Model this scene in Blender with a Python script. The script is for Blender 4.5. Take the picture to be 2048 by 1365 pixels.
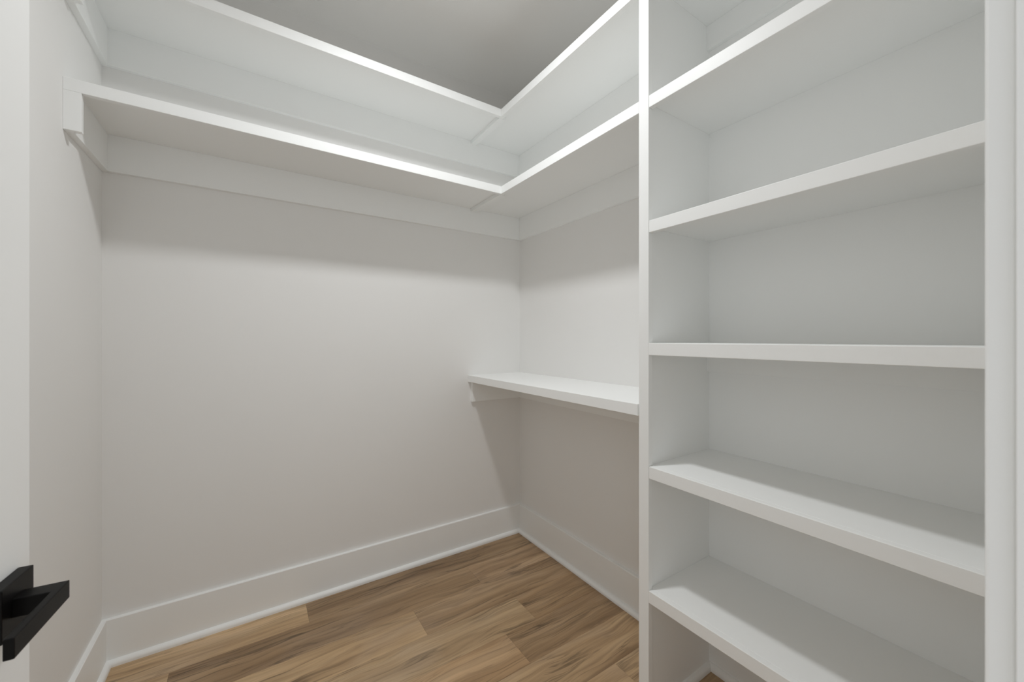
import bpy, bmesh, math, random
from mathutils import Vector, Matrix

# ------------------------------------------------------------------ scene
scene = bpy.context.scene
for o in list(bpy.data.objects):
    bpy.data.objects.remove(o, do_unlink=True)
COL = scene.collection

# measured layout (metres): corner of back and right wall = origin,
# back wall on y = 0, right wall on x = 0, room towards -x, -y
W = 1.859          # room width
D = 0.357          # shelf depth over the nosing
T = 0.019          # board thickness
N = 0.0381         # nosing height
Y_FRONT = -2.015   # inner face of the wall with the door
CEIL = 2.690
Z_TOP, Z_LOW, Z_HALF = 2.364, 1.9738, 0.9934
Z_BOOK = [0.4078, 0.8008, 1.1909, 1.5781, 1.9730, 2.364]
P0, P1 = 1.2096, 1.2477      # face strip of the upright
PA, PB = 1.2216, 1.2410      # upright panel
CLEAT_DROP = 0.154           # shelf top to bottom of a wide cleat
X_DOOR_R, X_DOOR_L = -0.957, -1.742

# camera
cam_d = bpy.data.cameras.new('camera')
cam = bpy.data.objects.new('camera', cam_d)
COL.objects.link(cam)
cam.location = (-1.3931, -2.0493, 1.2049)
cam.rotation_euler = (math.radians(90), 0, 0.9822 - math.pi / 2)
cam_d.sensor_width = 36.0
cam_d.sensor_fit = 'HORIZONTAL'
cam_d.lens = 786.32 / 2048 * 36.0
cam_d.shift_x = (1024 - 1033.37) / 2048
cam_d.shift_y = (677.78 - 682.5) / 2048
cam_d.clip_start = 0.01
cam_d.dof.use_dof = True
cam_d.dof.focus_distance = 1.1
cam_d.dof.aperture_fstop = 6.3
scene.camera = cam

# soft light of the adjoining room, arriving through the doorway
world = bpy.data.worlds.new('adjoining_room_light')
scene.world = world
world.use_nodes = True
bg = world.node_tree.nodes['Background']
bg.inputs[0].default_value = (0.955, 0.98, 1.0, 1)
bg.inputs[1].default_value = 0.93

LAMP_POS = (-0.93, -1.00)
LAMP_POWER = 10.6          # watts of the flush LED disc
LAMP_SPREAD = 156.0
scene.view_settings.view_transform = 'Standard'
scene.view_settings.look = 'None'
scene.view_settings.gamma = 1.0
scene.view_settings.use_curve_mapping = False
scene.view_settings.exposure = 0.0
# white room: let the light bounce on
scene.cycles.max_bounces = 16
scene.cycles.diffuse_bounces = 9
scene.cycles.glossy_bounces = 6

# ------------------------------------------------------------------ materials
def new_mat(name):
    m = bpy.data.materials.new(name)
    m.use_nodes = True
    nt = m.node_tree
    return m, nt, nt.nodes['Principled BSDF']

def paint(name, col, rough, bump_scale, bump_strength, spec=0.35):
    m, nt, b = new_mat(name)
    tc = nt.nodes.new('ShaderNodeTexCoord')
    n = nt.nodes.new('ShaderNodeTexNoise')
    n.inputs['Scale'].default_value = bump_scale
    n.inputs['Detail'].default_value = 3
    nt.links.new(tc.outputs['Object'], n.inputs['Vector'])
    n2 = nt.nodes.new('ShaderNodeTexNoise')
    n2.inputs['Scale'].default_value = 2.3
    n2.inputs['Detail'].default_value = 2
    nt.links.new(tc.outputs['Object'], n2.inputs['Vector'])
    mx = nt.nodes.new('ShaderNodeMix')
    mx.data_type = 'RGBA'
    mx.inputs[6].default_value = (col[0] * .985, col[1] * .985, col[2] * .985, 1)
    mx.inputs[7].default_value = (min(col[0] * 1.015, 1), min(col[1] * 1.015, 1), min(col[2] * 1.015, 1), 1)
    nt.links.new(n2.outputs[0], mx.inputs[0])
    nt.links.new(mx.outputs[2], b.inputs['Base Color'])
    b.inputs['Roughness'].default_value = rough
    b.inputs['Specular IOR Level'].default_value = spec
    bp = nt.nodes.new('ShaderNodeBump')
    bp.inputs['Strength'].default_value = bump_strength
    bp.inputs['Distance'].default_value = 0.001
    nt.links.new(n.outputs[0], bp.inputs['Height'])
    nt.links.new(bp.outputs[0], b.inputs['Normal'])
    return m

M_WALL = paint('wall_paint', (0.828, 0.822, 0.808), 0.85, 260, 0.12, 0.2)
M_CEIL = paint('ceiling_paint', (0.935, 0.930, 0.915), 0.9, 240, 0.12, 0.2)
M_TRIM = paint('trim_enamel', (0.893, 0.900, 0.891), 0.45, 120, 0.05, 0.4)
M_DOOR = paint('door_enamel', (0.905, 0.905, 0.893), 0.45, 120, 0.05, 0.4)
M_BLACK = paint('matte_black_metal', (0.004, 0.0037, 0.0035), 0.42, 300, 0.05, 0.14)
M_STEEL = paint('brushed_steel', (0.45, 0.45, 0.44), 0.35, 300, 0.05, 0.5)
M_STEEL.node_tree.nodes['Principled BSDF'].inputs['Metallic'].default_value = 1
M_SUB = paint('subfloor', (0.06, 0.045, 0.03), 0.9, 50, 0.1, 0.2)

def wood():
    m, nt, b = new_mat('oak_plank')
    L = nt.links.new
    tc = nt.nodes.new('ShaderNodeTexCoord')
    oi = nt.nodes.new('ShaderNodeObjectInfo')
    sc = nt.nodes.new('ShaderNodeVectorMath'); sc.operation = 'SCALE'
    sc.inputs[0].default_value = (13.7, 7.3, 3.1)
    L(oi.outputs['Random'], sc.inputs['Scale'])
    ad = nt.nodes.new('ShaderNodeVectorMath'); ad.operation = 'ADD'
    L(tc.outputs['Object'], ad.inputs[0]); L(sc.outputs[0], ad.inputs[1])

    def mapped(s):
        mp = nt.nodes.new('ShaderNodeVectorMath'); mp.operation = 'MULTIPLY'
        mp.inputs[1].default_value = s
        L(ad.outputs[0], mp.inputs[0])
        return mp.outputs[0]

    def noise(vec, scale, detail, dist, rough=0.55):
        n = nt.nodes.new('ShaderNodeTexNoise')
        n.inputs['Scale'].default_value = scale
        n.inputs['Detail'].default_value = detail
        n.inputs['Distortion'].default_value = dist
        n.inputs['Roughness'].default_value = rough
        L(vec, n.inputs['Vector'])
        return n.outputs[0]

    def ramp(fac, stops):
        r = nt.nodes.new('ShaderNodeValToRGB')
        while len(r.color_ramp.elements) < len(stops):
            r.color_ramp.elements.new(0.5)
        for e, (p, c) in zip(r.color_ramp.elements, stops):
            e.position = p
            e.color = (c, c, c, 1) if not isinstance(c, tuple) else c
        L(fac, r.inputs[0])
        return r.outputs[0]

    def mix(kind, fac, a, c):
        x = nt.nodes.new('ShaderNodeMix'); x.data_type = 'RGBA'; x.blend_type = kind
        if isinstance(fac, float): x.inputs[0].default_value = fac
        else: L(fac, x.inputs[0])
        for s, v in ((6, a), (7, c)):
            if isinstance(v, tuple): x.inputs[s].default_value = v
            else: L(v, x.inputs[s])
        return x.outputs[2]

    # bend the grain so that it flows in long waves
    wv = noise(mapped((1.7, 5.0, 1)), 1.5, 2, 0.2)
    wm = nt.nodes.new('ShaderNodeMath'); wm.operation = 'MULTIPLY_ADD'
    wm.inputs[1].default_value = 0.075; wm.inputs[2].default_value = -0.0375
    L(wv, wm.inputs[0])
    cx = nt.nodes.new('ShaderNodeCombineXYZ'); L(wm.outputs[0], cx.inputs[1])
    ad2 = nt.nodes.new('ShaderNodeVectorMath'); ad2.operation = 'ADD'
    L(ad.outputs[0], ad2.inputs[0]); L(cx.outputs[0], ad2.inputs[1])
    ad = ad2
    broad = noise(mapped((0.9, 11, 1)), 1.3, 3, 0.3)
    mid = noise(mapped((1.1, 30, 1)), 1.5, 4, 0.6, 0.5)
    fine = noise(mapped((5, 150, 1)), 1.4, 3, 0.3, 0.6)
    vein = noise(mapped((0.75, 17, 1)), 1.5, 5, 0.9, 0.55)
    vmask = noise(mapped((1.3, 6, 1)), 1.9, 2, 0.2)
    patch = noise(mapped((1.5, 4, 1)), 1.6, 2, 0.3)
    base = ramp(broad, [(0.30, (0.300, 0.195, 0.108, 1)), (0.50, (0.455, 0.312, 0.180, 1)), (0.70, (0.580, 0.415, 0.255, 1))])
    base = mix('MIX', ramp(patch, [(0.50, 0.0), (0.75, 0.45)]), base, (0.52, 0.405, 0.30, 1))
    base = mix('MULTIPLY', 0.55, base, ramp(mid, [(0.34, 0.66), (0.52, 1.0), (0.75, 1.10)]))
    base = mix('MULTIPLY', 0.34, base, ramp(fine, [(0.32, 0.62), (0.55, 1.0)]))
    vr = ramp(vein, [(0.462, 1.0), (0.490, 0.46), (0.497, 0.44), (0.515, 1.0)])
    base = mix('MULTIPLY', ramp(vmask, [(0.38, 0.15), (0.62, 1.0)]), base, vr)
    # a few knots
    vo = nt.nodes.new('ShaderNodeTexVoronoi'); vo.inputs['Scale'].default_value = 1.0
    vo.inputs['Randomness'].default_value = 1.0
    L(mapped((1.9, 5.2, 1)), vo.inputs['Vector'])
    base = mix('MULTIPLY', 0.8, base, ramp(vo.outputs['Distance'], [(0.02, 0.40), (0.12, 1.0)]))
    base = mix('MULTIPLY', 1.0, base, oi.outputs['Color'])
    L(base, b.inputs['Base Color'])
    rr = ramp(mid, [(0.3, 0.44), (0.7, 0.33)])
    L(rr, b.inputs['Roughness'])
    b.inputs['Specular IOR Level'].default_value = 0.4
    bp = nt.nodes.new('ShaderNodeBump')
    bp.inputs['Strength'].default_value = 0.25
    bp.inputs['Distance'].default_value = 0.0006
    L(fine, bp.inputs['Height'])
    L(bp.outputs[0], b.inputs['Normal'])
    return m

M_WOOD = wood()

def emitter():
    m, nt, b = new_mat('lit_diffuser')
    b.inputs['Base Color'].default_value = (0.9, 0.9, 0.88, 1)
    b.inputs['Emission Color'].default_value = (0.985, 0.99, 1.0, 1)
    b.inputs['Emission Strength'].default_value = 4.0
    return m

M_LAMP = emitter()

# ------------------------------------------------------------------ helpers
def link(o, parent=None):
    COL.objects.link(o)
    if parent is not None:
        o.parent = parent
        o.location = Vector(o.location) - wpos(parent)
    return o

def wpos(o):
    p = Vector((0, 0, 0))
    while o is not None:
        p = p + Vector(o.location)
        o = o.parent
    return p

def tag(o, label=None, cat=None, kind=None, group=None):
    if label: o['label'] = label
    if cat: o['category'] = cat
    if kind: o['kind'] = kind
    if group: o['group'] = group
    return o

def mesh_obj(name, bm, mat, loc, parent=None, smooth=False):
    me = bpy.data.meshes.new(name)
    bm.normal_update()
    bm.to_mesh(me); bm.free()
    me.materials.append(mat)
    if smooth:
        for p in me.polygons: p.use_smooth = True
    o = bpy.data.objects.new(name, me)
    o.location = loc
    return link(o, parent)

def box_bm(sx, sy, sz, bev=0.0, seg=2):
    bm = bmesh.new()
    bmesh.ops.create_cube(bm, size=1.0)
    bmesh.ops.scale(bm, vec=(sx, sy, sz), verts=bm.verts)
    if bev > 0:
        bmesh.ops.bevel(bm, geom=list(bm.edges), offset=bev, segments=seg, profile=0.5, affect='EDGES')
    return bm

def box(name, x0, x1, y0, y1, z0, z1, mat, parent=None, bev=0.0008):
    """board between world limits, origin at its middle"""
    return mesh_obj(name, box_bm(x1 - x0, y1 - y0, z1 - z0, bev), mat,
                    ((x0 + x1) / 2, (y0 + y1) / 2, (z0 + z1) / 2), parent)

def empty(name, loc):
    o = bpy.data.objects.new(name, None)
    o.empty_display_size = 0.1
    o.location = loc
    return link(o)

def extrude_profile(name, pts, p_start, p_end, mat, parent=None):
    """profile points (out, up) swept along a horizontal wall line;
    'out' is measured to the left of the running direction"""
    a = Vector(p_start); b = Vector(p_end)
    d = (b - a).normalized()
    n = Vector((-d.y, d.x, 0))
    bm = bmesh.new()
    rings = []
    for p in (a, b):
        rings.append([bm.verts.new((p - a) + n * o + Vector((0, 0, u))) for o, u in pts])
    k = len(pts)
    for i in range(k):
        j = (i + 1) % k
        bm.faces.new((rings[0][i], rings[0][j], rings[1][j], rings[1][i]))
    bm.faces.new(rings[0][::-1]); bm.faces.new(rings[1])
    bmesh.ops.recalc_face_normals(bm, faces=bm.faces)
    return mesh_obj(name, bm, mat, a, parent)

# ------------------------------------------------------------------ room shell
TH = 0.115
# floor: dark base with every plank its own board
floor = box('floor', -W - TH, TH, -3.0, TH, -0.06, -0.004, M_SUB, bev=0)
tag(floor, 'brown oak plank floor of the closet', kind='structure')

ROW = 0.1725
joints = {0: [-1.198], 1: [-1.648, -0.462], 2: [-0.807], 3: [-1.580, -0.385], 4: [-1.740, -0.540],
          5: [-1.20], 6: [-1.500, -0.281], 7: [-1.100], 8: [-0.620], 9: [-1.400, -0.2], 10: [-0.95],
          11: [-0.55], 12: [-1.3], 13: [-0.8], 14: [-1.1], 15: [-0.5], 16: [-1.45]}
tones = {(0, 0): (1.22, 1.20, 1.15), (0, 1): (0.80, 0.77, 0.74), (1, 0): (1.15, 1.12, 1.08), (1, 1): (0.80, 0.76, 0.72),
         (1, 2): (0.98, 0.95, 0.95), (2, 0): (1.22, 1.21, 1.17), (2, 1): (0.84, 0.80, 0.76), (3, 0): (1.1, 1.08, 1.05),
         (3, 1): (1.04, 1.04, 1.02), (3, 2): (0.86, 0.81, 0.75), (4, 0): (1.08, 1.07, 1.04), (4, 1): (1.10, 1.04, 0.98),
         (4, 2): (0.84, 0.80, 0.76)}
rnd = random.Random(5)
XL, XR = -W + 0.004, -0.004
for r in range(17):
    cuts = [XL] + joints[r] + [XR]
    for k in range(len(cuts) - 1):
        x0, x1 = cuts[k] + 0.0002, cuts[k + 1] - 0.0002
        y1 = -0.003 - r * ROW - 0.0002
        y0 = y1 - ROW + 0.0004
        pl = box('plank', x0, x1, y0, y1, -0.004, 0.0, M_WOOD, floor, bev=0.0004)
        c = tones.get((r, k))
        if c is None:
            g = rnd.uniform(0.85, 1.15); c = (g, g * .98, g * .95)
        pl.color = (*c, 1)

wall_back = tag(box('wall_back', -W - TH, TH, 0, TH, 0, CEIL, M_WALL, bev=0), 'light greige painted back wall behind the long shelves', kind='structure')
wall_left = tag(box('wall_left', -W - TH, -W, Y_FRONT - TH, 0, 0, CEIL, M_WALL, bev=0), 'light greige painted wall at the left, beside the door', kind='structure')
wall_right = tag(box('wall_right', 0, TH, Y_FRONT - TH, 0, 0, CEIL, M_WALL, bev=0), 'light greige painted right wall behind the bookcase', kind='structure')
ceiling = tag(box('ceiling', -W - TH, TH, Y_FRONT - TH, TH, CEIL, CEIL + 0.1, M_CEIL, bev=0), 'flat white painted ceiling above the shelves', kind='structure')

def front_wall():
    y0, y1 = Y_FRONT - TH, Y_FRONT
    zt = 2.065
    bm = bmesh.new()
    for x0, x1, z0, z1 in ((-W, X_DOOR_L - 0.02, 0, CEIL), (X_DOOR_R + 0.02, 0, 0, CEIL),
                           (X_DOOR_L - 0.02, X_DOOR_R + 0.02, zt + 0.02, CEIL)):
        ret = bmesh.ops.create_cube(bm, size=1.0)
        for v in ret['verts']:
            v.co = Vector(((x0 + x1) / 2 + v.co.x * (x1 - x0), v.co.y * (y1 - y0), (z0 + z1) / 2 + v.co.z * (z1 - z0)))
    o = mesh_obj('wall_front', bm, M_WALL, (0, (y0 + y1) / 2, 0))
    return tag(o, 'greige painted wall around the doorway', kind='structure')
front_wall()

# door frame: jambs, stops and casing
frame = tag(empty('trim_1', ((X_DOOR_L + X_DOOR_R) / 2, Y_FRONT, 0)), 'white painted door casing at the right edge of the picture', kind='structure')
ya, yb = Y_FRONT - TH, Y_FRONT
zt = 2.065
box('jamb', X_DOOR_R, X_DOOR_R + 0.02, ya, yb, 0, zt + .02, M_TRIM, frame)
box('jamb', X_DOOR_L - 0.02, X_DOOR_L, ya, yb, 0, zt + .02, M_TRIM, frame)
box('head_jamb', X_DOOR_L, X_DOOR_R, ya, yb, zt, zt + .02, M_TRIM, frame)
cr = X_DOOR_R + 0.0065
cl = X_DOOR_L - 0.0065
box('casing', cr, cr + 0.070, yb, yb + 0.0148, 0, zt + .08, M_TRIM, frame, bev=0.0022)
box('casing', cl - 0.070, cl, yb, yb + 0.0148, 0, zt + .08, M_TRIM, frame, bev=0.0022)
box('head_casing', cl, cr, yb, yb + 0.0148, zt + .01, zt + .08, M_TRIM, frame, bev=0.0022)

# baseboards with shoe moulding
BH, BT = 0.1697, 0.0148
base_prof = [(0, 0), (BT, 0), (BT, BH - 0.002), (BT - 0.002, BH), (0, BH)]
def shoe_prof(w=0.0158, h=0.021):
    pts = [(0, 0), (w, 0), (w, 0.006)]
    for i in range(1, 7):
        a = math.pi / 2 * i / 6
        pts.append((w * math.cos(a) * 1.0 if i < 6 else 0.0, 0.006 + (h - 0.006) * math.sin(a)))
    return pts
def off(pts, d): return [(o + d, u) for o, u in pts]

def baseboard(name, a, b, label, shoe_a, shoe_b):
    o = extrude_profile(name, base_prof, a, b, M_TRIM)
    tag(o, label, kind='structure')
    extrude_profile('shoe_molding', off(shoe_prof(), BT), shoe_a, shoe_b, M_TRIM, o)
    return o
e = 0.0306
# running so that the room lies to the left
baseboard('baseboard_back', (0, 0, 0), (-W, 0, 0), 'tall white baseboard along the back wall', (-0.001, 0, 0), (-W, 0, 0))
baseboard('baseboard_right', (0, -PA, 0), (0, -BT, 0), 'white baseboard under the half height shelf', (0, -PA, 0), (0, -BT, 0))
baseboard('baseboard_left', (-W, -BT, 0), (-W, Y_FRONT, 0), 'white baseboard along the left wall by the door', (-W, -BT, 0), (-W, Y_FRONT, 0))
baseboard('baseboard_front', (cr + 0.071, Y_FRONT, 0), (-D - 0.001, Y_FRONT, 0), 'short white baseboard between door casing and bookcase', (cr + 0.071, Y_FRONT, 0), (-D - 0.001, Y_FRONT, 0))

# ------------------------------------------------------------------ open door with black lever
def build_door():
    Ld, Hd, th = 0.762, 2.035, 0.035
    ang = math.radians(4.85)
    root = bpy.data.objects.new('door_1', None)
    root.empty_display_size = 0.1
    root.location = (-1.71, -2.000, 0.012)
    root.rotation_euler = (0, 0, -ang)
    COL.objects.link(root)
    tag(root, 'white door standing open against the left wall', kind='structure')
    # local frame: +y along the leaf from hinge to free edge, +x out of the visible face, leaf in x -th..0
    def lb(name, x0, x1, y0, y1, z0, z1, mat, par=root, base=(0, 0, 0), bev=0.0015, seg=2):
        o = mesh_obj(name, box_bm(x1 - x0, y1 - y0, z1 - z0, bev, seg), mat, (0, 0, 0))
        o.parent = par
        o.location = ((x0 + x1) / 2 - base[0], (y0 + y1) / 2 - base[1], (z0 + z1) / 2 - base[2])
        return o
    sw = 0.115
    lb('stile', -th, 0, 0, sw, 0, Hd, M_DOOR)
    lb('stile', -th, 0, Ld - sw, Ld, 0, Hd, M_DOOR)
    lb('rail', -th, 0, sw, Ld - sw, 0, 0.20, M_DOOR)
    lb('rail', -th, 0, sw, Ld - sw, 0.86, 1.00, M_DOOR)
    lb('rail', -th, 0, sw, Ld - sw, Hd - 0.12, Hd, M_DOOR)
    lb('panel', -th + 0.011, -0.011, sw, Ld - sw, 0.20, 0.86, M_DOOR, bev=0)
    lb('panel', -th + 0.011, -0.011, sw, Ld - sw, 1.00, Hd - 0.12, M_DOOR, bev=0)
    for z in (0.2, 1.0, 1.8):
        lb('hinge', -th - 0.004, -th + 0.012, -0.010, 0.0, z, z + 0.09, M_BLACK)
    # lever set: square rose, neck, flat bar
    sc_, zc = 0.704, 0.8765 - 0.012
    rose = lb('door_handle', 0.0, 0.0142, sc_ - 0.032, sc_ + 0.032, zc - 0.032, zc + 0.032, M_BLACK, bev=0.0012)
    rose['label'] = 'matte black lever handle on a square rose'
    rb = (0.0071, sc_, zc)
    zl0, zl1 = zc - 0.0115, zc + 0.0115
    bm = bmesh.new()
    # one bent bar: neck out from the rose, then mitred back towards the hinges
    ys0, ys1, ye = 0.6915, 0.7140, 0.5990
    xo, xi = 0.0552, 0.0464
    outline = [(0.012, ys1), (xo, ys1), (xo, ye), (xi, ye), (xi, ys0 - 0.002), (0.012, ys0)]
    bot = [bm.verts.new((x - rb[0], y - rb[1], zl0 - rb[2])) for x, y in outline]
    top = [bm.verts.new((x - rb[0], y - rb[1], zl1 - rb[2])) for x, y in outline]
    bm.faces.new(bot); bm.faces.new(top[::-1])
    for i in range(6):
        j = (i + 1) % 6
        bm.faces.new((bot[i], top[i], top[j], bot[j]))
    bmesh.ops.recalc_face_normals(bm, faces=bm.faces)
    bmesh.ops.bevel(bm, geom=list(bm.edges), offset=0.0011, segments=2, profile=0.5, affect='EDGES')
    lv = mesh_obj('lever', bm, M_BLACK, (0, 0, 0))
    lv.parent = rose
    # same lever set on the hidden face
    rose2 = lb('door_handle', -th - 0.0142, -th, sc_ - 0.032, sc_ + 0.032, zc - 0.032, zc + 0.032, M_BLACK, bev=0.0012)
    lv2 = lv.copy(); COL.objects.link(lv2); lv2.parent = rose2; lv2.location = (0, 0, 0); lv2.rotation_euler = (0, math.pi, 0)
    # latch plate on the free edge
    lb('latch_plate', -th / 2 - 0.0125, -th / 2 + 0.0125, Ld - 0.001, Ld + 0.0012, zc - 0.028, zc + 0.028, M_BLACK, bev=0.0004)
build_door()

# ------------------------------------------------------------------ wall shelves
def back_shelf(z, label):
    r = empty('wall_shelf', (-W / 2 - 0.17, 0, z - CLEAT_DROP))
    tag(r, label, 'shelf', group='painted closet shelves on wall cleats')
    box('shelf_board', -W, -D + T, -D + T, 0, z - T, z, M_TRIM, r)
    box('nosing', -W, -D, -D, -D + T, z - N, z, M_TRIM, r, bev=0.0012)
    box('cleat', -W, 0, -T, 0, z - CLEAT_DROP, z - T, M_TRIM, r)
    box('end_cleat', -W, -W + T, -D + T, -T, z - CLEAT_DROP, z - T, M_TRIM, r)
    box('end_block', -W, -W + N, -D, -D + T, z - CLEAT_DROP, z - N, M_TRIM, r, bev=0.0012)
    return r

def side_shelf(z, label):
    r = empty('wall_shelf', (-D / 2, -P0 / 2, z - CLEAT_DROP))
    tag(r, label, 'shelf', group='painted closet shelves on wall cleats')
    box('shelf_board', -D + T, 0, -PA, 0, z - T, z, M_TRIM, r)
    box('nosing', -D, -D + T, -P0, -D + T, z - N, z, M_TRIM, r, bev=0.0012)
    box('cleat', -T, 0, -PA, -T, z - CLEAT_DROP, z - T, M_TRIM, r)
    box('seam_strip', -D, -D + 0.036, -D + T, -T, z - N, z - T, M_TRIM, r)
    return r

back_shelf(Z_LOW, 'long white shelf on the back wall, the lower of two')
side_shelf(Z_LOW, 'white shelf above head height on right wall, second from the ceiling')
back_shelf(Z_TOP, 'long white shelf on the back wall, nearest the ceiling')
side_shelf(Z_TOP, 'topmost white shelf between back wall corner and upright')

# half height shelf
DH = 0.3640
r = empty('wall_shelf', (-DH / 2, -P0 / 2, Z_HALF - CLEAT_DROP))
tag(r, 'half height white shelf in the corner, left of the upright', 'shelf', group='painted closet shelves on wall cleats')
box('shelf_board', -DH + T, 0, -PA, 0, Z_HALF - T, Z_HALF, M_TRIM, r)
box('nosing', -DH, -DH + T, -P0, 0, Z_HALF - N, Z_HALF, M_TRIM, r, bev=0.0012)
box('cleat', -T, 0, -PA, -T, Z_HALF - CLEAT_DROP, Z_HALF - T, M_TRIM, r)
box('end_cleat', -DH + T, 0, -T, 0, Z_HALF - CLEAT_DROP, Z_HALF - T, M_TRIM, r)

# ------------------------------------------------------------------ bookcase
YE = Y_FRONT + T
bk = empty('bookcase', (-D / 2, -(PA - Y_FRONT) / 2, 0))
tag(bk, 'tall white built-in bookcase with open shelves at the right', 'bookcase')
box('side_panel', -D + T, 0, -PB, -PA, 0, Z_TOP, M_TRIM, bk)
box('face_strip', -D, -D + T, -P1, -P0, 0, Z_TOP, M_TRIM, bk, bev=0.0012)
box('back_panel', -0.004, 0, YE, -PB, 0, Z_TOP, M_TRIM, bk, bev=0)
box('side_panel', -D + T, 0, Y_FRONT, YE, 0, Z_TOP, M_TRIM, bk)
box('face_strip', -D, -D + T, Y_FRONT, Y_FRONT + N, 0, Z_TOP, M_TRIM, bk, bev=0.0012)
for i, z in enumerate(Z_BOOK):
    s = box('shelf', -D + T, -0.004, YE, -PB, z - T, z, M_TRIM, bk)
    g = 0.0012 if i in (1, 3, 4) else 0.0002
    box('nosing', -D, -D + T, Y_FRONT + N, -P1 - g, z - N, z, M_TRIM, s, bev=0.0012)
    if i in (2, 5):
        box('cleat', -T, -0.004, YE, -PB, z - T - 0.088, z - T, M_TRIM, s)
sp = shoe_prof(0.0158, 0.024)
extrude_profile('shoe_molding', sp, (-0.004, YE, 0), (-0.004, -PB, 0), M_TRIM, bk)
extrude_profile('shoe_molding', sp, (-0.004, -PB, 0), (-D + T, -PB, 0), M_TRIM, bk)

# ------------------------------------------------------------------ ceiling lamp
def lathe(name, prof, mat, loc, parent, seg=48):
    bm = bmesh.new()
    rings = []
    for rr, z in prof:
        if rr < 1e-6:
            rings.append([bm.verts.new((0, 0, z))])
        else:
            rings.append([bm.verts.new((rr * math.cos(2 * math.pi * i / seg), rr * math.sin(2 * math.pi * i / seg), z)) for i in range(seg)])
    for a, b in zip(rings, rings[1:]):
        for i in range(seg):
            j = (i + 1) % seg
            if len(a) == 1: bm.faces.new((a[0], b[j], b[i]))
            elif len(b) == 1: bm.faces.new((a[i], a[j], b[0]))
            else: bm.faces.new((a[i], a[j], b[j], b[i]))
    bmesh.ops.recalc_face_normals(bm, faces=bm.faces)
    return mesh_obj(name, bm, mat, loc, parent, smooth=True)

lamp = empty('ceiling_light', (LAMP_POS[0], LAMP_POS[1], CEIL - 0.045))
tag(lamp, 'round flat white flush ceiling light in the middle of the closet', 'ceiling light')
lathe('housing', [(0.0, 0.0), (0.105, 0.0), (0.108, -0.004), (0.108, -0.030), (0.100, -0.043), (0.092, -0.045), (0.090, -0.040), (0.0, -0.040)], M_TRIM, (LAMP_POS[0], LAMP_POS[1], CEIL), lamp)
lathe('diffuser', [(0.089, -0.041), (0.080, -0.0445), (0.04, -0.046), (0.0, -0.0465)], M_LAMP, (LAMP_POS[0], LAMP_POS[1], CEIL), lamp)

# the light this lamp gives: a disc the size of its diffuser, beamed downwards by the lens
ld = bpy.data.lights.new('led_disc', 'AREA')
ld.shape = 'DISK'
ld.size = 0.14
ld.energy = LAMP_POWER
ld.spread = math.radians(LAMP_SPREAD)
ld.color = (0.965, 0.985, 1.0)
lo = bpy.data.objects.new('led_disc', ld)
lo.location = (LAMP_POS[0], LAMP_POS[1], CEIL - 0.050)
link(lo, lamp)
